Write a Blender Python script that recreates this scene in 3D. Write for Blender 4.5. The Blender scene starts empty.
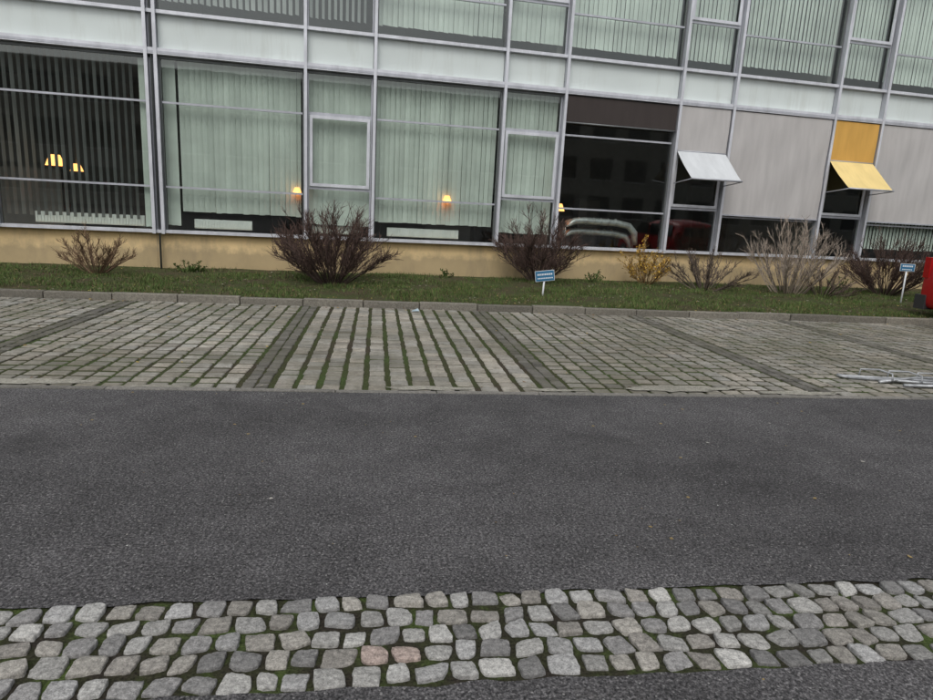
import bpy, math, random
import numpy as np
from mathutils import Matrix, Vector, noise
random.seed(7); rng=np.random.default_rng(7)
C=bpy.context.scene.collection
R=math.radians
# ------------------------------------------------------------------ helpers
class MB:
    def __init__(s): s.v=[];s.f=[];s.m=[];s.c=[];s.sm=[]
    def add(s,vs,fs,m=0,col=(1,1,1),smooth=False):
        b=len(s.v); s.v+= [tuple(p) for p in vs]
        for f in fs: s.f.append(tuple(b+i for i in f)); s.m.append(m); s.sm.append(smooth)
        if isinstance(col,list): s.c+=col
        else: s.c+=[col]*len(vs)
    def box(s,x0,x1,y0,y1,z0,z1,m=0,col=(1,1,1)):
        s.add([(x0,y0,z0),(x1,y0,z0),(x1,y1,z0),(x0,y1,z0),(x0,y0,z1),(x1,y0,z1),(x1,y1,z1),(x0,y1,z1)],
              [(0,3,2,1),(4,5,6,7),(0,1,5,4),(1,2,6,5),(2,3,7,6),(3,0,4,7)],m,col)
    def tube(s,pts,rad,n=6,m=0,col=(1,1,1),cap=True,smooth=True):
        pts=[Vector(p) for p in pts]; k=len(pts)
        if not hasattr(rad,'__len__'): rad=[rad]*k
        vs=[];
        for i,p in enumerate(pts):
            t=(pts[min(i+1,k-1)]-pts[max(i-1,0)])
            if t.length<1e-9: t=Vector((0,0,1))
            t.normalize()
            a=Vector((0,0,1)) if abs(t.z)<.9 else Vector((1,0,0))
            x=t.cross(a).normalized(); y=t.cross(x)
            for j in range(n):
                an=2*math.pi*j/n; vs.append(p+(x*math.cos(an)+y*math.sin(an))*rad[i])
        fs=[]
        for i in range(k-1):
            for j in range(n):
                j2=(j+1)%n; fs.append((i*n+j,i*n+j2,(i+1)*n+j2,(i+1)*n+j))
        if cap: fs.append(tuple(range(n))[::-1]); fs.append(tuple((k-1)*n+j for j in range(n)))
        s.add(vs,fs,m,col,smooth)
    def obj(s,name,mats,parent=None,mw=None,bevel=0):
        me=bpy.data.meshes.new(name); me.from_pydata(s.v,[],s.f)
        me.polygons.foreach_set("material_index",s.m); me.polygons.foreach_set("use_smooth",s.sm)
        ca=me.color_attributes.new("Col","FLOAT_COLOR","POINT")
        a=np.ones((len(s.v),4),dtype=np.float32); a[:,:3]=np.array(s.c,dtype=np.float32).reshape(-1,3)
        ca.data.foreach_set("color",a.ravel())
        for mt in mats: me.materials.append(mt)
        me.update()
        o=bpy.data.objects.new(name,me); C.objects.link(o)
        if mw is not None: o.matrix_world=mw
        if parent: o.parent=parent
        if bevel:
            b=o.modifiers.new("b","BEVEL"); b.width=bevel; b.segments=2; b.limit_method='ANGLE'
        return o
def empty(name,mw=None):
    e=bpy.data.objects.new(name,None); C.objects.link(e); e.empty_display_size=.1
    if mw is not None: e.matrix_world=mw
    return e

class M:
    """small node-material builder"""
    def __init__(s,name,rough=.8,metal=0,spec=.5):
        s.m=bpy.data.materials.new(name); s.m.use_nodes=True; s.nt=s.m.node_tree
        s.b=s.nt.nodes["Principled BSDF"]; s.out=s.nt.nodes["Material Output"]
        s.b.inputs["Roughness"].default_value=rough; s.b.inputs["Metallic"].default_value=metal
        s.b.inputs["Specular IOR Level"].default_value=spec
        s.tc=s.nt.nodes.new("ShaderNodeTexCoord")
    def n(s,t,**k):
        x=s.nt.nodes.new(t)
        for a,b in k.items():
            if a in x.inputs.keys(): x.inputs[a].default_value=b
            else: setattr(x,a,b)
        return x
    def l(s,a,b): s.nt.links.new(a,b)
    def noise(s,scale,detail=4,rough=.6,vec=None,dist=0):
        x=s.n("ShaderNodeTexNoise"); x.inputs["Scale"].default_value=scale; x.inputs["Detail"].default_value=detail
        x.inputs["Roughness"].default_value=rough; x.inputs["Distortion"].default_value=dist
        s.l(vec or s.tc.outputs["Object"],x.inputs["Vector"]); return x.outputs["Fac"]
    def map(s,scale):
        x=s.n("ShaderNodeMapping"); x.inputs["Scale"].default_value=scale; s.l(s.tc.outputs["Object"],x.inputs["Vector"]); return x.outputs["Vector"]
    def ramp(s,fac,stops):
        x=s.n("ShaderNodeValToRGB"); cr=x.color_ramp
        while len(cr.elements)<len(stops): cr.elements.new(.5)
        for e,(p,c) in zip(cr.elements,stops):
            e.position=p; e.color=(*c,1) if hasattr(c,'__len__') else (c,c,c,1)
        s.l(fac,x.inputs["Fac"]); return x.outputs["Color"]
    def mix(s,a,b,fac=1.0,mode='MIX'):
        x=s.n("ShaderNodeMix",data_type='RGBA',blend_type=mode)
        for v,i in ((fac,0),(a,6),(b,7)):
            if isinstance(v,(int,float)) : x.inputs[i].default_value=v if i==0 else (v,v,v,1)
            elif isinstance(v,tuple): x.inputs[i].default_value=(*v,1)
            else: s.l(v,x.inputs[i])
        return x.outputs[2]
    def col(s):
        x=s.n("ShaderNodeVertexColor"); x.layer_name="Col"; return x.outputs["Color"]
    def base(s,c):
        if isinstance(c,tuple): s.b.inputs["Base Color"].default_value=(*c,1)
        else: s.l(c,s.b.inputs["Base Color"])
    def bump(s,h,strength=.5,dist=.01):
        x=s.n("ShaderNodeBump"); x.inputs["Strength"].default_value=strength; x.inputs["Distance"].default_value=dist
        s.l(h,x.inputs["Height"]); s.l(x.outputs[0],s.b.inputs["Normal"])

# ------------------------------------------------------------------ frames
g_,a_,b_=R(-5.037),R(.065),R(-.835)
GW=Matrix.Rotation(a_,4,'Y')@Matrix.Rotation(b_,4,'X')@Matrix.Rotation(g_,4,'Z')
YF=15.16
# ------------------------------------------------------------------ materials
def m_asphalt():
    m=M("asphalt",.82,spec=.28)
    big=m.noise(.45,5,.6); mid=m.noise(3,6,.7); fine=m.noise(70,3,.75)
    st=m.map((.5,1.3,1)); streak=m.noise(1.3,4,.6,st)
    v=m.n("ShaderNodeTexVoronoi"); v.inputs["Scale"].default_value=60; m.l(m.tc.outputs["Object"],v.inputs["Vector"])
    v2=m.n("ShaderNodeTexVoronoi"); v2.inputs["Scale"].default_value=150; m.l(m.tc.outputs["Object"],v2.inputs["Vector"])
    c=m.ramp(fine,[(.34,(.031,.030,.031)),(.5,(.089,.085,.087)),(.66,(.188,.181,.180))])
    c=m.mix(c,m.ramp(v2.outputs["Color"],[(.1,.4),(.9,1.6)]),1,'MULTIPLY')
    c=m.mix(c,m.ramp(big,[(.32,.70),(.68,1.20)]),1,'MULTIPLY')
    c=m.mix(c,m.ramp(streak,[(.3,.88),(.7,1.10)]),1,'MULTIPLY')
    c=m.mix(c,m.ramp(mid,[(.3,.78),(.7,1.20)]),1,'MULTIPLY')
    c=m.mix(c,(.036,.035,.035),m.ramp(m.noise(.75,5,.55,None,.6),[(.62,0.0),(.72,.45)]))
    c=m.mix(c,(.15,.14,.125),m.ramp(m.noise(1.7,7,.75),[(.60,0.0),(.76,.35)]))
    sp=m.ramp(v.outputs["Distance"],[(.18,1.0),(.34,0.0)])
    vc=m.ramp(v.outputs["Color"],[(.70,0.0),(.80,.8)])
    f=m.mix(sp,vc,1,'MULTIPLY')
    c=m.mix(c,(.33,.32,.31),f)
    m.base(c); h=m.mix(fine,v.outputs["Distance"],.4); m.bump(h,1.0,.016); return m.m
def m_soil():
    m=M("joint_soil",.95,spec=.1)
    c=m.ramp(m.noise(5,5),[(.38,(.034,.029,.023)),(.52,(.036,.038,.02)),(.66,(.06,.085,.026))])
    c=m.mix(c,m.ramp(m.noise(90,3),[(.3,.5),(.7,1.5)]),1,'MULTIPLY'); m.base(c); m.bump(m.noise(60,3),1,.01); return m.m
def m_mossjoint():
    m=M("mossy_joints",.95,spec=.1)
    c=m.ramp(m.noise(1.1,4),[(.35,(.06,.05,.036)),(.5,(.055,.062,.028)),(.7,(.058,.085,.028))])
    c=m.mix(c,m.ramp(m.noise(70,3),[(.3,.5),(.7,1.5)]),1,'MULTIPLY'); m.base(c); m.bump(m.noise(60,3),1,.01); return m.m
def m_stone(name,sc=60,lo=.6,hi=1.35,rough=.75,bs=.7):
    m=M(name,rough,spec=.3)
    c=m.mix(m.col(),m.ramp(m.noise(sc,4,.7),[(.3,lo),(.7,hi)]),1,'MULTIPLY')
    c=m.mix(c,m.ramp(m.noise(1.4,5,.6),[(.3,.82),(.7,1.12)]),1,'MULTIPLY')
    c=m.mix(c,m.ramp(m.noise(sc*3.5,3,.7),[(.3,.62),(.7,1.38)]),1,'MULTIPLY')
    m.base(c); m.bump(m.noise(sc*.6,4),bs,.01); return m.m
def m_paver():
    m=M("concrete_paver",.85,spec=.25)
    c=m.mix(m.col(),m.ramp(m.noise(50,4,.7),[(.3,.78),(.7,1.2)]),1,'MULTIPLY')
    moss=m.ramp(m.noise(.55,6,.7),[(.40,0.0),(.66,.70)])
    c=m.mix(c,(.105,.10,.066),moss)
    dirt=m.ramp(m.noise(9,5,.7),[(.46,0.0),(.70,.65)])
    c=m.mix(c,(.115,.105,.08),dirt)
    m.base(c); m.bump(m.noise(60,3),.4,.004); return m.m
def m_vcol(name,rough=.8,spec=.2,sc=20,amp=.2):
    m=M(name,rough,spec=spec)
    c=m.mix(m.col(),m.ramp(m.noise(sc,3),[(.3,1-amp),(.7,1+amp)]),1,'MULTIPLY'); m.base(c); return m.m
def m_plain(name,col,rough=.5,metal=0,sc=4,amp=.08,spec=.5,bump=0):
    m=M(name,rough,metal,spec)
    c=m.mix(col,m.ramp(m.noise(sc,4),[(.3,1-amp),(.7,1+amp)]),1,'MULTIPLY'); m.base(c)
    if bump: m.bump(m.noise(sc*8,3),bump,.004)
    return m.m
def m_plinth():
    m=M("yellow_render",.9,spec=.2)
    c=m.mix((.80,.60,.32),m.ramp(m.noise(1.2,5,.65),[(.3,.84),(.7,1.1)]),1,'MULTIPLY')
    d=m.noise(2.2,6,.72,m.map((1,1,.35)))
    c=m.mix(c,(.40,.31,.20),m.ramp(d,[(.48,0.0),(.74,.65)]))
    sx=m.n("ShaderNodeSeparateXYZ"); m.l(m.tc.outputs["Object"],sx.inputs[0])
    ad=m.n("ShaderNodeMath",operation='MULTIPLY_ADD'); m.l(m.noise(3,6,.7),ad.inputs[0]); ad.inputs[1].default_value=-.6; m.l(sx.outputs[2],ad.inputs[2])
    c=m.mix(c,(.27,.22,.14),m.ramp(ad.outputs[0],[(-0.05,.6),(.16,0.0)]))
    m.base(c); m.bump(m.noise(90,3),.3,.004); return m.m
def m_panel():
    m=M("spandrel_panel",.25,spec=.5)
    c=m.mix((.67,.725,.70),m.ramp(m.noise(.5,3),[(.3,.90),(.7,1.05)]),1,'MULTIPLY')
    d=m.noise(1.5,5,.7,m.map((2.2,1,.25)))
    c=m.mix(c,(.44,.46,.41),m.ramp(d,[(.50,0.0),(.78,.55)]))
    m.base(c); return m.m
def m_alu(name,col=(.50,.51,.55)):
    m=M(name,.42,.25)
    c=m.mix(col,m.ramp(m.noise(3,4,.7,m.map((1,1,.4))),[(.3,.76),(.7,1.1)]),1,'MULTIPLY'); m.base(c); return m.m
def m_glass():
    m=M("window_glass"); nt=m.nt
    tr=m.n("ShaderNodeBsdfTransparent"); tr.inputs[0].default_value=(.88,.92,.89,1)
    gl=m.n("ShaderNodeBsdfGlossy"); gl.inputs["Roughness"].default_value=.02; gl.inputs[0].default_value=(.95,1,.98,1)
    lw=m.n("ShaderNodeLayerWeight"); lw.inputs["Blend"].default_value=.5
    pw=m.n("ShaderNodeMath",operation='POWER'); m.l(lw.outputs["Facing"],pw.inputs[0]); pw.inputs[1].default_value=4.0
    mu=m.n("ShaderNodeMath",operation='MULTIPLY_ADD'); m.l(pw.outputs[0],mu.inputs[0]); mu.inputs[1].default_value=.87; mu.inputs[2].default_value=.10; mu.use_clamp=True
    bp=m.n("ShaderNodeBump"); bp.inputs["Strength"].default_value=.04; bp.inputs["Distance"].default_value=.02
    m.l(m.noise(1.0,2),bp.inputs["Height"]); m.l(bp.outputs[0],gl.inputs["Normal"])
    mx=m.n("ShaderNodeMixShader"); m.l(mu.outputs[0],mx.inputs[0]); m.l(tr.outputs[0],mx.inputs[1]); m.l(gl.outputs[0],mx.inputs[2])
    m.l(mx.outputs[0],m.out.inputs["Surface"]); return m.m
def m_emit(name,col,st):
    m=M(name); m.base(col); m.b.inputs["Emission Color"].default_value=(*col,1); m.b.inputs["Emission Strength"].default_value=st; return m.m
def m_blind():
    m=M("blind_fabric",.9,spec=.1)
    c=m.mix(m.col(),m.ramp(m.noise(1.2,3),[(.3,.84),(.7,1.06)]),1,'MULTIPLY'); m.base(c); return m.m
def m_fabric():
    m=M("screen_fabric",.85,spec=.15)
    c=m.mix(m.col(),m.ramp(m.noise(2.0,5,.6,m.map((2.5,1,.4))),[(.3,.88),(.7,1.06)]),1,'MULTIPLY')
    m.base(c); m.bump(m.noise(1.2,2,.5,m.map((1,1,.3))),.6,.05); return m.m
ASP=m_asphalt();SOIL=m_soil();MJ=m_mossjoint();SETT=m_stone("granite_sett",55,.55,1.42,.8,1.0);PAV=m_paver()
CURB=m_stone("curb_stone",25,.7,1.3);PL=m_plinth();PANEL=m_panel();ALU=m_alu("aluminium_frame");DARKALU=m_alu("dark_frame",(.16,.17,.17))
WHITEFR=m_alu("white_frame",(.70,.71,.75));GLASS=m_glass();BLIND=m_blind();FAB=m_fabric()
INT=m_plain("interior_wall",(.22,.21,.19),.9);IFLOOR=m_plain("interior_floor",(.06,.05,.045),.7);RAD=m_plain("radiator_paint",(.72,.75,.73),.4)
LAMP=m_emit("lamp_glow",(1,.48,.14),2.4);STEEL=m_plain("galvanised_steel",(.5,.51,.52),.38,.8,12,.2)
DUCT=m_plain("duct_foil",(.40,.42,.42),.35,.5,9,.3)
# ------------------------------------------------------------------ ground
mb=MB(); mb.add([(-250,-250,-.07),(250,-250,-.07),(250,400,-.07),(-250,400,-.07)],[(0,1,2,3)])
mb.obj("ground",[m_plain("bare_ground",(.09,.085,.07),.95,0,1,.3)],mw=GW)
def strip(mb,v0,v1,z,j0,j1,u0=-45,u1=60,st=.06,m=0):
    n=int((u1-u0)/st); vs=[];fs=[]
    for i in range(n+1):
        u=u0+i*st
        e0=v0+j0*(noise.noise(Vector((u*6,v0*3,1)))*1.3+random.uniform(-.4,.4)); e1=v1+j1*(noise.noise(Vector((u*6,v1*3,5)))*1.3+random.uniform(-.4,.4))
        vs+=[(u,e0,z),(u,e1,z)]
    for i in range(n): a=2*i; fs.append((a,a+2,a+3,a+1))
    mb.add(vs,fs,m)
mb=MB(); strip(mb,2.490,5.67,0,.016,.008); strip(mb,-40,1.945,0,0,.016)
road=mb.obj("asphalt_road",[ASP],mw=GW)
mb=MB()
for i in range(800):
    u=random.uniform(-9,14); v=random.uniform(-1,5.6)
    if 1.9<v<2.52: continue
    s=random.choice([.004,.005,.006,.008,.014]); a=random.uniform(0,6.28); z=.005
    c=random.choice([(.35,.33,.3),(.45,.42,.38),(.2,.14,.07),(.3,.22,.1),(.5,.5,.48)])
    if s>.01: c=random.choice([(.3,.22,.1),(.42,.4,.36)])
    pts=[(u+math.cos(a+k*1.256)*s*random.uniform(.6,1.2),v+math.sin(a+k*1.256)*s*random.uniform(.6,1.2),z+random.uniform(0,.004)) for k in range(5)]
    mb.add(pts,[(0,1,2,3,4)],0,c)
mb.obj("road_debris",[m_vcol("debris")],mw=GW)
# ---- granite setts
mb=MB(); mb.add([(-45,1.85,-.009),(60,1.85,-.009),(60,2.6,-.009),(-45,2.6,-.009)],[(0,1,2,3)],1)
tones=[(.30,.293,.275),(.35,.343,.325),(.25,.243,.235),(.41,.40,.375),(.31,.292,.26),(.20,.195,.188),(.34,.335,.325),(.28,.262,.235)]
for r in range(5):
    u=-9+random.uniform(0,.1)
    while u<16:
        w=random.choice([random.uniform(.076,.10),random.uniform(.09,.128),random.uniform(.09,.12)])
        h=.092+random.uniform(-.018,.009)
        vc=2.009+r*.1075+noise.noise(Vector((u*.8,r*.35,0)))*.018+random.uniform(-.007,.007)
        uc=u+w/2; rot_=random.gauss(0,.07); n=24; sx=w/2-.003; sy=h/2
        col=random.choice(tones); k=random.uniform(.78,1.15)
        if random.random()<.012: col=(.40,.32,.28)
        col=tuple(c*k for c in col)
        p=random.uniform(7,18); cj=[random.uniform(-.15,.05) for _ in range(4)]
        tz=random.uniform(-.004,.006); tlx=random.gauss(0,.06); tly=random.gauss(0,.06)
        skx=random.gauss(0,.11); sky_=random.gauss(0,.10); tp=random.gauss(0,.08); tq=random.gauss(0,.08)
        vs=[]; er=[1+random.uniform(-.045,.04) for _ in range(n)]
        for (sc,z) in ((1.02,-.03),(1.0,-.003),(.975,.002),(.92,.0035),(.45,.005)):
            for j in range(n):
                an=2*math.pi*j/n+math.pi/4 ; ca,sa=math.cos(an),math.sin(an)
                rr=(abs(ca)**p+abs(sa)**p)**(-1/p); q=int((an%(2*math.pi))/(math.pi/2))%4
                rr*=(1+cj[q]*abs(math.sin(2*an))**6)*sc*er[j]
                x=ca*rr*sx*(1+tp*sa);y=sa*rr*sy*(1+tq*ca); x,y=x+skx*y,y+sky_*x
                zz=z+tz+(x*tlx+y*tly if z>-.02 else 0)+(random.uniform(-.0022,.0022) if z>-.02 else 0)
                vs.append((uc+x*math.cos(rot_)-y*math.sin(rot_),vc+x*math.sin(rot_)+y*math.cos(rot_),zz))
        vs.append((uc,vc,.005+tz)); fs=[]
        for a in range(4):
            for j in range(n): j2=(j+1)%n; fs.append((a*n+j,a*n+j2,(a+1)*n+j2,(a+1)*n+j))
        for j in range(n): fs.append((4*n+j,4*n+(j+1)%n,5*n))
        mb.add(vs,fs,0,col,True); u+=w+random.uniform(.008,.018)
mb.obj("cobblestone_strip",[SETT,SOIL],mw=GW)
# ---- grass pavers
V0,V1=5.76,10.95; S0,SP=-1.06,2.817
mb=MB(); mb.add([(-45,5.6,-.011),(60,5.6,-.011),(60,11.0,-.011),(-45,11.0,-.011)],[(0,1,2,3)],1)
def paver(u0,u1,v0,v1,col,h=0):
    e=.009; z=h+random.uniform(-.005,.005); a,b=random.gauss(0,.008),random.gauss(0,.008)
    j=lambda: random.uniform(-.008,.008)
    P=[(u0,v0),(u1,v0),(u1,v1),(u0,v1)]; P=[(x+j(),y+j()) for x,y in P]
    I=[(P[0][0]+e,P[0][1]+e),(P[1][0]-e,P[1][1]+e),(P[2][0]-e,P[2][1]-e),(P[3][0]+e,P[3][1]-e)]
    vs=[(x,y,-.04) for x,y in P]+[(x,y,z-.006) for x,y in P]+[(x,y,z+(x-u0)*a+(y-v0)*b) for x,y in I]
    fs=[(8,9,10,11)]
    for k in range(4):
        k2=(k+1)%4; fs+= [(k,k2,4+k2,4+k),(4+k,4+k2,8+k2,8+k)]
    mb.add(vs,fs,0,col)
for k in range(-6,9):
    c0=S0+k*SP
    v=V0
    while v<V1-.05:
        for s in (-1,0):
            d=random.uniform(.7,1.35); paver(c0+s*.125+.010,c0+s*.125+.115,v,v+.098,(.135*d,.128*d,.115*d),.001)
        v+=.118
    ua,ub=c0+.145,c0+SP-.145
    if k==0: pu,pv,ju,jv=.2115,.18,.054,.030
    else: pu,pv,ju,jv=.20,.19,.036,.056
    nu=round((ub-ua)/pu); pu=(ub-ua)/nu; nv=int((V1-V0)/pv); pv=(V1-V0)/nv
    for i in range(nu):
        for j in range(nv):
            n_=noise.noise(Vector(((ua+i*pu)*.7,(V0+j*pv)*.7,3)))
            d=random.uniform(.78,1.16)*(1+.28*n_)*(.90 if k>0 else 1.0); w=random.uniform(-.01,.012)
            if random.random()<.04: d*=.7
            col=((.345+w)*d,(.325)*d,(.285-w)*d)
            paver(ua+i*pu+ju/2,ua+(i+1)*pu-ju/2,V0+j*pv+jv/2,V0+(j+1)*pv-jv/2,col)
mb.obj("parking_pavers",[PAV,MJ],mw=GW)
mb=MB(); u=-45
while u<60:
    L=random.uniform(.9,1.05); d=random.uniform(.75,1.1); z=.006+random.uniform(-.002,.004)
    mb.box(u+.004,u+L-.004,5.675,5.752,-.1,z,0,(.2*d,.19*d,.17*d)); u+=L
mb.obj("edging_stones",[CURB],mw=GW,bevel=.004)
mb=MB()
for (u,v,a,b) in [(-2.9,5.9,.5,.09),(.5,5.84,.35,.07),(3.0,5.95,.6,.12),(-1.9,5.78,.3,.05),(4.3,5.85,.4,.08),(1.7,5.83,.25,.05)]:
    n=40; pts=[]
    for j in range(n):
        an=2*math.pi*j/n; q=1+.5*noise.noise(Vector((math.cos(an)*2+u,math.sin(an)*2,0)))+random.uniform(-.2,.2)
        pts.append((u+math.cos(an)*a*q,v+math.sin(an)*b*q,.0065))
    mb.add(pts,[tuple(range(n))],0,(.30,.285,.24))
mb.obj("mortar_patches",[CURB],mw=GW)
# curb
mb=MB(); u=-45
while u<60:
    L=random.uniform(.93,1.03); d=random.uniform(.7,1.15); dz=random.uniform(-.01,.01); dv=random.uniform(-.01,.01)
    mb.box(u+.006,u+L-.006,10.96+dv,11.10+dv,-.1,.105+dz,0,(.19*d,.175*d,.145*d)); u+=L
mb.obj("curb",[CURB],mw=GW,bevel=.012)
# lawn
def gz(u,v):
    t=min(1,max(0,(v-11.1)/4)); return .075+.10*t+.03*noise.noise(Vector((u*.8,v*.8,0)))+.015*noise.noise(Vector((u*3,v*3,4)))
def m_lawn():
    m=M("lawn_soil",.95,spec=.1)
    c=m.ramp(m.noise(1.6,5,.65),[(.32,(.09,.068,.045)),(.5,(.068,.070,.034)),(.7,(.07,.095,.033))])
    c=m.mix(c,m.ramp(m.noise(40,4,.7),[(.3,.5),(.7,1.5)]),1,'MULTIPLY'); m.base(c); m.bump(m.noise(30,4),1,.03); return m.m
lawn=empty("grass",GW)
mb=MB(); us=np.arange(-45,60,.3); vs_=np.arange(11.08,19.5,.3)
vs=[(u,v,gz(u,v)) for u in us for v in vs_]; nv=len(vs_)
fs=[(i*nv+j,(i+1)*nv+j,(i+1)*nv+j+1,i*nv+j+1) for i in range(len(us)-1) for j in range(nv-1)]
mb.add(vs,fs,0,(1,1,1),True)
o=mb.obj("lawn_surface",[m_lawn()]); o.parent=lawn
def blades(name,N,ulo,uhi,hs,mat):
    u=rng.uniform(ulo,uhi,N); v=11.09+rng.random(N)**1.1*4.9
    dens=np.array([noise.noise(Vector((a*.9,b*1.1,9)))+.6*noise.noise(Vector((a*3,b*3,2))) for a,b in zip(u,v)])
    edge=np.clip((v-11.05)/.35,.25,1)*np.clip((15.25+.088*u-v)/.6,.2,1)
    keep=(rng.random(N)<np.clip(.55+dens*1.5,.05,1)*edge)&(v<15.2+.088*u)
    u,v,dens=u[keep],v[keep],dens[keep]; N=len(u)
    z=np.array([gz(a,b) for a,b in zip(u,v)])-.005
    h=rng.uniform(.02,.075,N)*hs*(1+.6*dens); w=rng.uniform(.004,.009,N); a=rng.uniform(0,6.28,N); la=rng.uniform(0,6.28,N); ln=rng.uniform(.1,.9,N)*h
    dx,dy=np.cos(a)*w,np.sin(a)*w
    P=np.zeros((N,3,3),np.float32)
    P[:,0]=np.stack([u-dx,v-dy,z],1);P[:,1]=np.stack([u+dx,v+dy,z],1);P[:,2]=np.stack([u+np.cos(la)*ln,v+np.sin(la)*ln,z+h],1)
    me=bpy.data.meshes.new(name); me.vertices.add(N*3); me.vertices.foreach_set("co",P.ravel())
    me.loops.add(N*3); me.loops.foreach_set("vertex_index",np.arange(N*3)); me.polygons.add(N)
    me.polygons.foreach_set("loop_start",np.arange(N)*3); me.update(calc_edges=True)
    g=rng.random(N); base=np.where((g<.76)[:,None],np.array([.112,.172,.048]),np.array([.22,.19,.09])); base[g>.94]=[.14,.095,.055]
    base=base*rng.uniform(.6,1.4,N)[:,None]
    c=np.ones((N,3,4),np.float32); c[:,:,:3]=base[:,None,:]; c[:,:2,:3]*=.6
    ca=me.color_attributes.new("Col","FLOAT_COLOR","POINT"); ca.data.foreach_set("color",c.ravel())
    me.materials.append(mat); o=bpy.data.objects.new(name,me); C.objects.link(o); o.parent=lawn
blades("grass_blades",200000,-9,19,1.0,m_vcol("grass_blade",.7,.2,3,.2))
mb=MB()
for i in range(2300):
    u=random.uniform(-9,17)
    if random.random()<.85: v=11.12+random.random()**1.3*3.9; z=gz(u,v)+.02
    else: v=random.choice([random.uniform(10.6,10.95),random.uniform(5.8,10.9)]); z=.006
    s=random.uniform(.012,.032); a=random.uniform(0,6.28)
    c=random.choice([(.2,.12,.06),(.28,.2,.08),(.13,.08,.05),(.4,.3,.1),(.35,.31,.25),(.16,.1,.06)])
    mb.add([(u+math.cos(a+k*1.57)*s*(1 if k%2 else .55),v+math.sin(a+k*1.57)*s*(1 if k%2 else .55),z+random.uniform(0,.012)) for k in range(4)],[(0,1,2,3)],0,c)
mb.obj("fallen_leaves",[m_vcol("leaf_litter")],mw=GW)

# ------------------------------------------------------------------ shrubs
TW=m_vcol("twig_bark",.85,.15,30,.25)
def shrub(name,u,v,W,H,nst,nb,nt,col,tcol,base_r=.12,spread=1.0,leaf=None,up=.0,sink=0,rt=.0042):
    mb=MB(); rnd=random.Random(int(abs(u*131+v*17)))
    def line(p,d,L,r0,r1,k,cl,wig=.12):
        pts=[p];rr=[r0]
        for i in range(k):
            d=(d+Vector((rnd.uniform(-wig,wig),rnd.uniform(-wig,wig),rnd.uniform(-wig,wig)+up*.06))).normalized()
            p=p+d*(L/k); pts.append(p); rr.append(r0+(r1-r0)*(i+1)/k)
        mb.tube(pts,rr,3,0,cl,False,False); return pts,d
    jit=lambda c:(lambda q:tuple(x*q for x in c))(rnd.uniform(.55,1.6))
    for s in range(nst):
        az=rnd.uniform(0,6.283); q=math.sqrt(rnd.random()); tilt=q*spread*1.05
        d=Vector((math.sin(tilt)*math.cos(az),math.sin(tilt)*math.sin(az),math.cos(tilt)))
        Lm=1/math.sqrt((math.sin(tilt)/(W*.56))**2+(math.cos(tilt)/(H))**2)*rnd.uniform(.74,.96)
        b=Vector((math.cos(az)*base_r*q,math.sin(az)*base_r*q,0))
        pts,_=line(b,d,Lm,rnd.uniform(.010,.017),.005,6,jit(col),.1)
        for t in range(nb):
            f=rnd.uniform(.25,1)*(len(pts)-1); i=min(int(f),len(pts)-2); p=pts[i].lerp(pts[i+1],f-i)
            dd=(pts[i+1]-pts[i]).normalized(); sd=Vector((rnd.uniform(-1,1),rnd.uniform(-1,1),rnd.uniform(-.3,1.0)))
            bd=(dd*1.0+sd*.6).normalized(); LL=rnd.uniform(.18,.38)*H*.5
            p2,_=line(p,bd,LL,.006,rt*.75,3,jit(col),.16)
            for w in range(nt):
                f=rnd.uniform(.1,1)*3; i=min(int(f),2); pp=p2[i].lerp(p2[i+1],f-i)
                td=(bd*1.0+Vector((rnd.uniform(-1,1),rnd.uniform(-1,1),rnd.uniform(-.4,1)))*.8).normalized()
                p3,_=line(pp,td,rnd.uniform(.10,.24)*H*.5,rt,rt*.6,2,jit(tcol),.2)
                if leaf and rnd.random()<leaf[1]:
                    e=p3[-1]; s_=rnd.uniform(.018,.035); n1=Vector((rnd.uniform(-1,1),rnd.uniform(-1,1),rnd.uniform(-1,1))).normalized(); n2=n1.cross(Vector((.3,.5,.8))).normalized()
                    mb.add([e,e+n1*s_+n2*s_*.5,e+n1*2*s_,e+n1*s_-n2*s_*.5],[(0,1,2,3)],0,jit(leaf[0]))
    o=mb.obj(name,[TW],mw=GW@Matrix.Translation((u,v,gz(u,v)-.03-sink))); return o
red=(.066,.048,.040); redt=(.092,.060,.050)
shrub("bare_shrub",-5.35,13.45,1.25,.98,28,9,5,(.13,.085,.055),(.20,.13,.08))
shrub("bare_shrub",-.87,13.35,1.85,1.78,66,12,7,red,redt,.25,.92)
shrub("bare_shrub",3.72,14.7,1.65,1.78,54,12,7,red,redt,.18,.88)
shrub("yellow_leaf_shrub",6.45,15.0,1.0,1.15,18,10,6,(.2,.13,.06),(.3,.2,.08),leaf=((.70,.45,.08),.9))
shrub("bare_shrub",7.75,14.6,1.9,1.0,36,10,6,(.10,.08,.065),(.13,.10,.078),.3,1.2)
shrub("straw_coloured_shrub",9.85,14.5,2.0,1.85,56,7,4,(.30,.25,.20),(.35,.29,.24),.35,.75,up=1.0)
shrub("bare_shrub",10.6,14.3,1.2,.8,22,9,6,(.11,.085,.07),(.14,.105,.085),.3,1.2)
shrub("bare_shrub",12.6,14.7,2.0,1.7,52,11,7,red,redt,.2,.95)
for (u,v,s) in [(-3.9,14.3,.3),(-3.7,14.35,.22),(1.6,15.0,.25),(5.2,15.2,.4),(11.9,15.4,.4)]:
    shrub("weed_plant",u,v,s*1.6,s,10,5,3,(.06,.09,.03),(.08,.12,.035),.05,1.1,leaf=((.08,.13,.035),.8))

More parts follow.
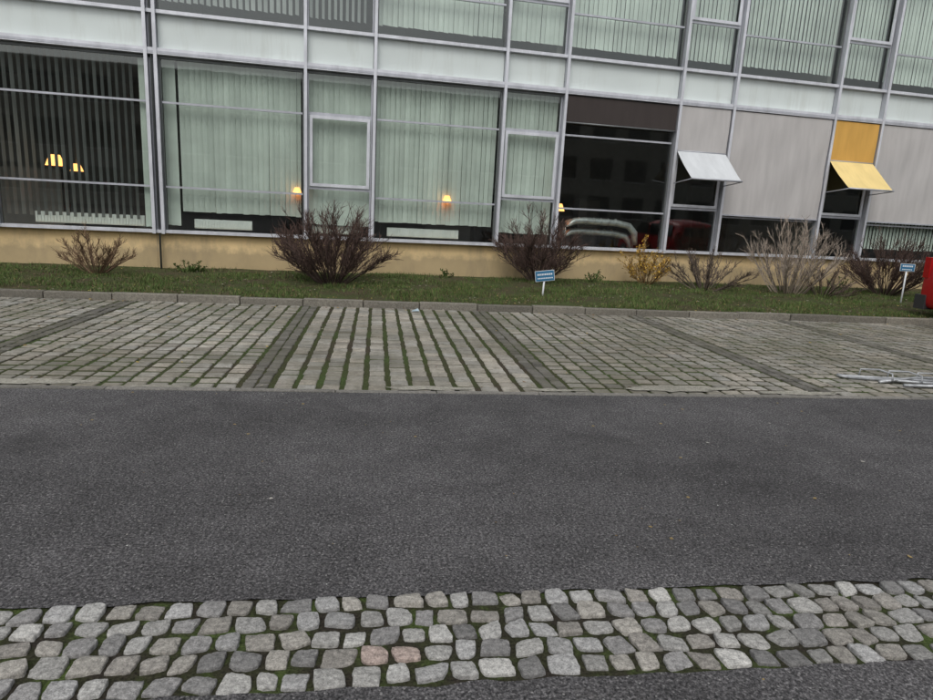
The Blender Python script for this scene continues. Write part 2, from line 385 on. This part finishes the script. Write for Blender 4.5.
# ------------------------------------------------------------------ building (world frame)
bld=empty("office_building")
W_,N_=2.916,1.452; PER=W_+N_
ZS,ZH,ZT=.738,4.24,5.035; FH=ZT-ZS
F=3
bays=[]
x=-3.15
while x<32: 
    bays.append((x,x+W_,'w'));x+=W_; bays.append((x,x+N_,'n'));x+=N_
x=-3.33
while x>-22:
    bays.append((x-W_,x,'w'));x-=W_; bays.append((x-N_,x,'n'));x-=N_
mull=sorted(set([round(b[0],3) for b in bays]+[round(b[1],3) for b in bays]))
XL,XR=mull[0],mull[-1]
TOP=ZT+FH*(F-1)+.6
y=YF
fr=MB(); gl=MB(); pn=MB(); bl=MB(); inn=MB()
pb=MB(); X=XL
while X<XR:
    x2=min(X+4.37,XR); pb.box(X+.004,x2-.004,y+.05,y+.4,-1.2,ZS-.045); X=x2
pb.box(XL,XR,y+.062,y+.39,-1.2,ZS-.05,0)
pb.obj("plinth",[PL],bld)
for f in range(F):
    dz=f*FH
    fr.box(XL,XR,y-.10,y+.06,ZS+dz-.045,ZS+dz+.02,2)
    fr.box(XL,XR,y-.13,y+.03,ZH+dz-.02,ZH+dz+.10,2)
    fr.box(XL,XR,y-.02,y+.05,ZH+dz-.08,ZH+dz-.021,1)
    fr.box(XL,XR,y-.135,y-.131,ZH+dz+.002,ZH+dz+.045,0)
    for (x0,x1,kd) in bays:
        a,b=x0+.035,x1-.035
        pn.box(a,b,y+.012,y+.05,ZH+dz+.101,ZT+dz-.046)
        z0,z1=ZS+dz+.021,ZH+dz-.081
        fr.box(a,a+.03,y-.005,y+.05,z0,z1,1 if kd=='w' else 0); fr.box(b-.03,b,y-.005,y+.05,z0,z1,1 if kd=='w' else 0)
        if kd=='w':
            for zz in (1.65+dz,3.33+dz): fr.box(a+.031,b-.031,y-.012,y+.045,zz-.02,zz+.02,0)
        else:
            zl,zu=1.80+dz,3.35+dz
            fr.box(a+.031,b-.031,y-.01,y+.045,zl-.03,zl+.03,0); fr.box(a+.031,b-.031,y-.01,y+.045,zu-.03,zu+.03,0)
            p,q=a+.045,b-.045; w=.065
            fr.box(p,p+w,y-.045,y-.011,zl+.035,zu-.035,2); fr.box(q-w,q,y-.045,y-.011,zl+.035,zu-.035,2)
            fr.box(p+w+.001,q-w-.001,y-.045,y-.011,zl+.035,zl+.035+w,2); fr.box(p+w+.001,q-w-.001,y-.045,y-.011,zu-.035-w,zu-.035,2)
        gl.add([(a,y+.02,z0),(b,y+.02,z0),(b,y+.02,z1),(a,y+.02,z1)],[(0,1,2,3)])
    zf,zc=ZS+dz-.25,ZH+dz+.3
    inn.add([(XL,y+.4,zf),(XR,y+.4,zf),(XR,y+6.5,zf),(XL,y+6.5,zf)],[(0,1,2,3)],1)
    inn.add([(XL,y+.051,zc),(XR,y+.051,zc),(XR,y+6.5,zc),(XL,y+6.5,zc)],[(3,2,1,0)],0)
    inn.add([(XL,y+6.5,zf),(XR,y+6.5,zf),(XR,y+6.5,zc),(XL,y+6.5,zc)],[(0,1,2,3)],0)
    for xw in (-3.24,5.5,12.9):
        inn.box(xw-.06,xw+.06,y+.35,y+6.4,zf+.01,zc-.01,0)
    inn.box(XL,XR,y+.052,y+.33,zf-.2,ZS+dz-.046,0)
for mx in mull:
    fr.box(mx-.026,mx+.026,y-.15,y+.03,ZS-.06,TOP,0)
    fr.box(mx-.032,mx+.032,y-.152,y-.138,ZS-.06,TOP,2)
fr.box(-3.30,-3.18,y-.02,y+.03,ZS-.06,TOP,0)
fr.tube([(-3.24,y-.06,-.2),(-3.24,y-.06,TOP)],.022,8,1)
inn.box(XL,XR,y+.0,y+14,TOP,TOP+.4,2); inn.box(XL,XR,y+6.6,y+14,-1,TOP-.01,2); inn.box(XL-.3,XL-.01,y,y+14,-1,TOP,2); inn.box(XR+.01,XR+.3,y,y+14,-1,TOP,2)
def blind(x0,x1,z0,z1,ang,pitch,w,col,yy=.20,sp=3):
    n=int((x1-x0)/pitch)
    for i in range(n):
        cx=x0+(i+.5)*pitch; a=R(ang+random.gauss(0,sp)); dx,dy=math.cos(a)*w/2,math.sin(a)*w/2
        d=random.uniform(.93,1.05); c=tuple(k*d for k in col); sw=random.uniform(-.006,.006)
        zb=z0+random.uniform(-.01,.01)
        bl.add([(cx-dx+sw,y+yy-dy,zb),(cx+dx+sw,y+yy+dy,zb),(cx+dx,y+yy+dy,z1),(cx-dx,y+yy-dy,z1)],[(0,1,2,3)],0,c)
pale=(.71,.77,.71)
for (x0,x1,kd) in bays:
    for f in range(F):
        dz=f*FH
        if f==0:
            if x0<-3.2: blind(x0+.05,x1-.22,.95,4.2,66,.135,.09,(.27,.28,.27)); blind(x1-.2,x1-.03,.8,4.2,8,.05,.055,(.6,.66,.6),.1)
            elif abs(x0+3.15)<.1: blind(x0+.35,x1-.08,1.15,4.18,20,.112,.12,pale); blind(x0+.05,x0+.3,.85,4.18,10,.06,.066,pale)
            elif abs(x0+.234)<.1: blind(x0+.05,x1-.05,1.0,4.18,12,.112,.12,pale)
            elif abs(x0-1.218)<.1: blind(x0+.05,x1-.05,1.12,4.18,16,.112,.12,pale)
            elif abs(x0-4.134)<.1: blind(x0+.05,x1-.05,1.0,4.18,12,.112,.12,pale)
            elif x0>14: blind(x0+.05,x1-.05,1.0,4.18,18,.112,.12,pale)
        else:
            if x0<1.0: blind(x0+.05,x1-.05,dz+1.0,dz+4.18,52 if x0<-3.2 or x0>-.5 else 40,.125,.1,(.56,.58,.56))
            else: blind(x0+.05,x1-.05,dz+1.0,dz+4.18,random.choice([12,15,18]),.112,.12,pale)
for (xa,xb,zz) in [(-5.7,-3.6,1.02),(-2.6,-1.4,1.0),(1.6,3.3,1.0),(-.1,1.0,.98)]:
    inn.box(xa,xb,y+.30,y+.36,.80,zz,3)
    n=int((xb-xa)/.06)
    for i in range(n): inn.box(xa+i*.06+.01,xa+i*.06+.045,y+.285,y+.299,.82,zz-.02,3)
for i in range(26):
    xx=random.uniform(-10,20); yy=random.uniform(1.8,5.5); h=random.uniform(.7,1.6)
    inn.box(xx,xx+random.uniform(.5,1.6),y+yy,y+yy+.5,.5,.5+h,random.choice([0,1,1]))
# ventilation ducts in the open bay
for (z,yy,r) in ((1.32,.62,.085),(1.05,.80,.085)):
    pts=[(6.02,y+yy,z-.40),(6.06,y+yy,z-.18),(6.16,y+yy,z-.04),(6.35,y+yy,z+.03),(6.6,y+yy,z+.05),(7.5,y+yy,z+.03),(7.85,y+yy,z-.03),(8.02,y+yy,z-.2),(8.05,y+yy,z-.5)]
    inn.tube(pts,r,16,4)
    for i in range(6): inn.tube([(6.45+i*.2,y+yy,z+.045),(6.47+i*.2,y+yy,z+.045)],r+.010,16,4)
lm=MB()
def lamp(x,z,yy,s=1):
    n=14; vs=[]
    for (r,h) in ((.09,.12),(.17,-.08)):
        for j in range(n): vs.append((x+math.cos(j*2*math.pi/n)*r*s,y+yy+math.sin(j*2*math.pi/n)*r*s,z+h*s))
    lm.add(vs,[(j,(j+1)%n,n+(j+1)%n,n+j) for j in range(n)]+[tuple(range(n))],0,(1,1,1),True)
    lm.tube([(x,y+yy,z+.13*s),(x,y+yy,4.5)],.005,4,1)
for (x_,z_,d_,s_) in [(-5.35,2.05,.6,1.1),(-5.2,1.95,1.4,.8),(-.42,1.72,.10,.55),(2.95,1.72,.10,.60),(6.0,2.45,1.4,1),(5.85,1.65,.5,.9)]: lamp(x_,z_,d_,s_)
lm.obj("ceiling_lamps",[LAMP,DARKALU],bld)
fr.obj("window_frames",[ALU,DARKALU,WHITEFR],bld)
gl.obj("window_panes",[GLASS],bld)
pn.obj("spandrel_panels",[PANEL],bld)
bl.obj("vertical_blinds",[BLIND],bld)
inn.obj("interior",[INT,IFLOOR,m_plain("roof_render",(.4,.4,.38),.9),RAD,DUCT],bld)
AWF=[FAB,ALU,DARKALU]
grey=(.50,.48,.465); yel=(.62,.40,.10); paleg=(.60,.62,.63)
def sheet(mb,x0,x1,prof,col,nx=14):
    n=len(prof); vs=[];fs=[]
    for i in range(nx+1):
        t=i/nx; xx=x0+(x1-x0)*t
        for j,(yy,zz) in enumerate(prof):
            sag=.012*math.sin(t*math.pi*3+j)*(1 if 0<j<n-1 else 0)
            vs.append((xx,yy+sag,zz))
    for i in range(nx):
        for j in range(n-1): a=i*n+j; fs.append((a,a+n,a+n+1,a+1))
    mb.add(vs,fs,0,col,True)
def screen(x0,x1,zb,col):
    m=MB(); p=[(y-.10,4.2-(4.2-zb)*k/10) for k in range(11)]
    sheet(m,x0+.05,x1-.05,p,col); m.box(x0+.045,x1-.045,y-.115,y-.085,zb-.035,zb-.001,1)
    m.obj("roller_screen",AWF,bld)
def awn(x0,x1,zk,zo,d,c1,c2):
    m=MB(); p=[(y-.10,4.2-(4.2-zk)*k/4) for k in range(5)]; sheet(m,x0+.06,x1-.06,p,c1)
    p=[(y-.105-(d-.1)*k/4,zk-.012-(zk-zo)*k/4-.02*math.sin(k/4*math.pi)) for k in range(5)]; sheet(m,x0+.06,x1-.06,p,c2)
    m.tube([(x0+.06,y-.10,zk),(x1-.06,y-.10,zk)],.014,8,1)
    m.tube([(x0+.05,y-d-.01,zo-.01),(x1-.05,y-d-.01,zo-.01)],.022,8,1)
    for xx in (x0+.05,x1-.05): m.tube([(xx,y-.04,zo-.12),(xx,y-d,zo-.02)],.012,6,1)
    m.obj("drop_arm_awning",AWF,bld)
X8=[-3.15,-.234,1.218,4.134,5.586,8.502,9.954,12.87,14.322,17.238]
awn(X8[5],X8[6],3.17,2.5,.9,grey,paleg)
screen(X8[6],X8[7],1.72,grey)
awn(X8[7],X8[8],3.22,2.52,.9,(.66,.38,.10),(.80,.62,.27))
screen(X8[8],X8[9],1.75,grey)
awn(X8[9],X8[9]+N_,3.2,2.5,.9,grey,paleg); screen(X8[9]+N_,X8[9]+PER,1.75,grey)
m=MB(); m.box(X8[4]+.05,X8[5]-.05,y-.09,y-.06,3.62,4.19,0,(.06,.05,.047)); m.tube([(X8[4]+.05,y-.1,3.6),(X8[5]-.05,y-.1,3.6)],.02,8,2)
m.obj("rolled_screen",AWF,bld)

# ------------------------------------------------------------------ opposite building (seen only as reflections)
ob=MB(); oy=-21
ob.box(-50,60,oy-12,oy-.15,-1,9.8,0)
for f in range(3):
    for i in range(-16,20):
        xx=i*3.1; ob.box(xx,xx+1.9,oy-.149,oy-.10,1.2+f*3.0,2.9+f*3.0,1); ob.box(xx-.08,xx+1.98,oy-.149,oy-.08,1.1+f*3.0,1.19+f*3.0,2)
ob.obj("opposite_building",[m_plain("grey_render",(.34,.33,.30),.9,0,.5,.1),m_plain("dark_window",(.06,.065,.07),.15),m_plain("sill_white",(.6,.6,.58),.6)])

# ------------------------------------------------------------------ small signs
BLUE=m_plain("sign_blue",(.03,.16,.30),.4,0,6,.06); WHT=m_plain("sign_white",(.75,.77,.78),.45,0,6,.05)
def sign(u,v,zt,w,h,yaw,roll,postlean,text=True):
    z0=gz(u,v); m=MB()
    m.tube([(postlean,0,-.15),(0,0,zt-.02)],.018,8,1)
    c,s=math.cos(roll),math.sin(roll)
    def rc(x0,x1,z0_,z1_,yy,mi):
        P=[(x0,z0_),(x1,z0_),(x1,z1_),(x0,z1_)]
        f=[(a*c-b*s,yy,zt+a*s+b*c) for a,b in P]; bk=[(a,-.0005+.004+yy,b) for a,_,b in f]
        m.add(f+bk,[(0,1,2,3),(7,6,5,4),(0,4,5,1),(1,5,6,2),(2,6,7,3),(3,7,4,0)],mi)
    rc(-w/2,w/2,-h/2,h/2,-.024,1); rc(-w/2+.009,w/2-.009,-h/2+.009,h/2-.009,-.029,0)
    if text:
        for row,(zz,hh) in enumerate(((.03,.035),(-.045,.022))):
            x_=-w/2+.045
            while x_<w/2-.05:
                ww=random.uniform(.012,.026); rc(x_,x_+ww,zz-hh/2,zz+hh/2,-.033,1); x_+=ww+.009
    return m.obj("parking_sign",[BLUE,WHT,STEEL],mw=GW@Matrix.Translation((u,v,z0))@Matrix.Rotation(yaw,4,'Z'))
sign(3.30,12.55,.40,.38,.21,R(-8),R(8),-.02)
sign(11.95,13.4,.80,.30,.17,R(-20),R(0),.0)

# ------------------------------------------------------------------ metal bike rack lying on the pavers
m=MB(); r=.017
m.tube([(5.28,6.62,.02),(5.34,6.56,.02),(6.9,6.22,.03)],r,8); m.tube([(5.32,6.50,.02),(6.85,6.05,.03)],r,8)
m.tube([(5.28,6.62,.02),(5.26,6.56,.02),(5.32,6.50,.02)],r,8)
for i in range(5):
    x0=5.5+i*.3; y0=6.53-i*.075
    m.tube([(x0,y0+.03,.03),(x0+.03,y0+.05,.10),(x0+.17,y0-.06,.12),(x0+.24,y0-.18,.10),(x0+.22,y0-.22,.03)],.010,7)
m.tube([(5.55,6.3,.02),(6.1,6.42,.045),(6.9,6.5,.02)],r,8)
m.tube([(5.75,6.18,.015),(7.0,6.12,.015)],.02,8)
m.obj("bicycle_rack",[m_plain("weathered_steel",(.38,.39,.40),.5,.5,12,.35)],mw=GW)
m=MB(); m.add([(.6,10.6,.01),(.72,10.6,.02),(.7,10.7,.05),(.6,10.68,.01)],[(0,1,2,3)],0,(.4,.5,.55)); m.obj("litter",[m_vcol("litter_paint",.4,.5)],mw=GW)

# ------------------------------------------------------------------ red car (rear towards the building)
car=empty("red_car",GW@Matrix.Translation((11.5,9.55,0)))
REDP=m_plain("red_paint",(.40,.012,.015),.22,.0,3,.04,.7); BLK=m_plain("black_plastic",(.04,.04,.042),.6); CG=m_plain("car_glass",(.012,.014,.016),.06,0,2,.05,.8); TL=m_plain("tail_lamp",(.35,.01,.01),.15); TYRE=m_plain("tyre",(.02,.02,.02),.85); 
secs=[(-2.0,.62,.60,.72,.30),(-1.93,.74,.66,.78,.22),(-1.6,.83,.80,.84,.2),(-1.0,.85,.90,.93,.2),(-.8,.85,.98,1.08,.2),(-.1,.86,1.02,1.55,.2),(.5,.86,1.04,1.66,.2),(1.2,.86,1.06,1.66,.2),(1.75,.85,1.08,1.6,.2),(1.92,.84,1.06,1.42,.22),(1.99,.82,1.0,1.12,.28),(2.0,.76,.8,.88,.34)]
m=MB(); vs=[]; n=0
for (vv,w,belt,roof,bot) in secs:
    tw=w*.80 if roof>1.15 else w*.88
    ring=[(-w*.9,bot),(-w,bot+.12),(-w*1.0,(bot+belt)/2+.08),(-w*.98,belt),(-tw-.03,belt+(roof-belt)*.8),(-tw*.88,roof-.01),(0,roof+.015),(tw*.88,roof-.01),(tw+.03,belt+(roof-belt)*.8),(w*.98,belt),(w,(bot+belt)/2+.08),(w,bot+.12),(w*.9,bot)]
    n=len(ring); vs+=[(a,vv,b) for a,b in ring]
fs=[];
for i in range(len(secs)-1):
    for j in range(n-1): a=i*n+j; fs.append((a,a+1,a+n+1,a+n))
    fs.append((i*n+n-1,i*n,i*n+n,i*n+2*n-1))
fs.append(tuple(range(n))); fs.append(tuple((len(secs)-1)*n+j for j in range(n))[::-1])
m.add(vs,fs,0,(1,1,1),True); o=m.obj("body",[REDP]); o.parent=car
sb=o.modifiers.new("s","SUBSURF"); sb.levels=2; sb.render_levels=2
m=MB()
for s in (-1,1):
    for (a,b) in ((-.62,.18),(.26,1.05),(1.13,1.6)):
        m.add([(s*.845,a,1.1),(s*.845,b,1.1),(s*.765,b-.03,1.47),(s*.765,a+.25*(a<0),1.47)],[(0,1,2,3)],0)
    m.box(min(s*.70,s*.845),max(s*.70,s*.845),1.84,1.985,.85,1.25,1)
m.add([(-.62,1.998,1.12),(.62,1.998,1.12),(.56,1.93,1.42),(-.56,1.93,1.42)],[(0,1,2,3)],0)
m.box(-.86,.86,1.80,2.06,.24,.52,2); m.box(-.86,.86,-2.06,-1.8,.22,.5,2); m.box(-.26,.26,2.061,2.07,.56,.67,3)
for s in (-1,1): m.box(s*.872-.012,s*.872+.012,-1.0,1.0,.2,.32,2)
o=m.obj("trim",[CG,TL,BLK,WHT],bevel=.012); o.parent=car
for (a,b) in ((-.78,-1.25),(.78,-1.25),(-.78,1.25),(.78,1.25)):
    m=MB(); m.tube([(a-.1,b,.31),(a-.08,b,.31),(a+.08,b,.31),(a+.1,b,.31)],[.27,.31,.31,.27],28,0); m.tube([(a-.108,b,.31),(a+.108,b,.31)],.19,20,1)
    o=m.obj("wheel",[TYRE,STEEL]); o.parent=car

# ------------------------------------------------------------------ light
w=bpy.data.worlds.new("World"); bpy.context.scene.world=w; w.use_nodes=True; nt=w.node_tree
bg=nt.nodes["Background"]; sky=nt.nodes.new("ShaderNodeTexSky"); sky.sky_type='NISHITA'; sky.sun_disc=False
EL,AZ=R(52),R(200)
sky.sun_elevation=EL; sky.sun_rotation=AZ; sky.air_density=1.2; sky.dust_density=3.0; sky.ozone_density=1.0
hs=nt.nodes.new("ShaderNodeHueSaturation"); hs.inputs["Saturation"].default_value=.24
nt.links.new(sky.outputs[0],hs.inputs["Color"]); nt.links.new(hs.outputs[0],bg.inputs[0]); bg.inputs[1].default_value=.15
L=bpy.data.lights.new("sun","SUN"); L.energy=.85; L.angle=R(30); L.color=(1,.99,.98)
so=bpy.data.objects.new("sun",L); C.objects.link(so)
d=Vector((math.sin(AZ)*math.cos(EL),math.cos(AZ)*math.cos(EL),math.sin(EL))); so.rotation_euler=(-d).to_track_quat('-Z','Y').to_euler()
# ------------------------------------------------------------------ camera
cy,p,ro=R(13.29),R(12.50),R(3.06)
fwd=Vector((math.sin(cy)*math.cos(p),math.cos(cy)*math.cos(p),-math.sin(p))); rt=Vector((math.cos(cy),-math.sin(cy),0)); up=rt.cross(fwd)
r2=rt*math.cos(ro)+up*math.sin(ro); u2=-rt*math.sin(ro)+up*math.cos(ro)
cam=bpy.data.cameras.new("camera"); co=bpy.data.objects.new("camera",cam); C.objects.link(co)
mt=Matrix((( r2.x,u2.x,-fwd.x,0),(r2.y,u2.y,-fwd.y,0),(r2.z,u2.z,-fwd.z,1.6),(0,0,0,1))); co.matrix_world=mt
cam.sensor_width=36; cam.sensor_fit='HORIZONTAL'; cam.lens=36*652/933; cam.clip_end=1000; cam.clip_start=.05
sc=bpy.context.scene; sc.camera=co
sc.view_settings.view_transform='Standard'; sc.view_settings.look='None'; sc.view_settings.exposure=0
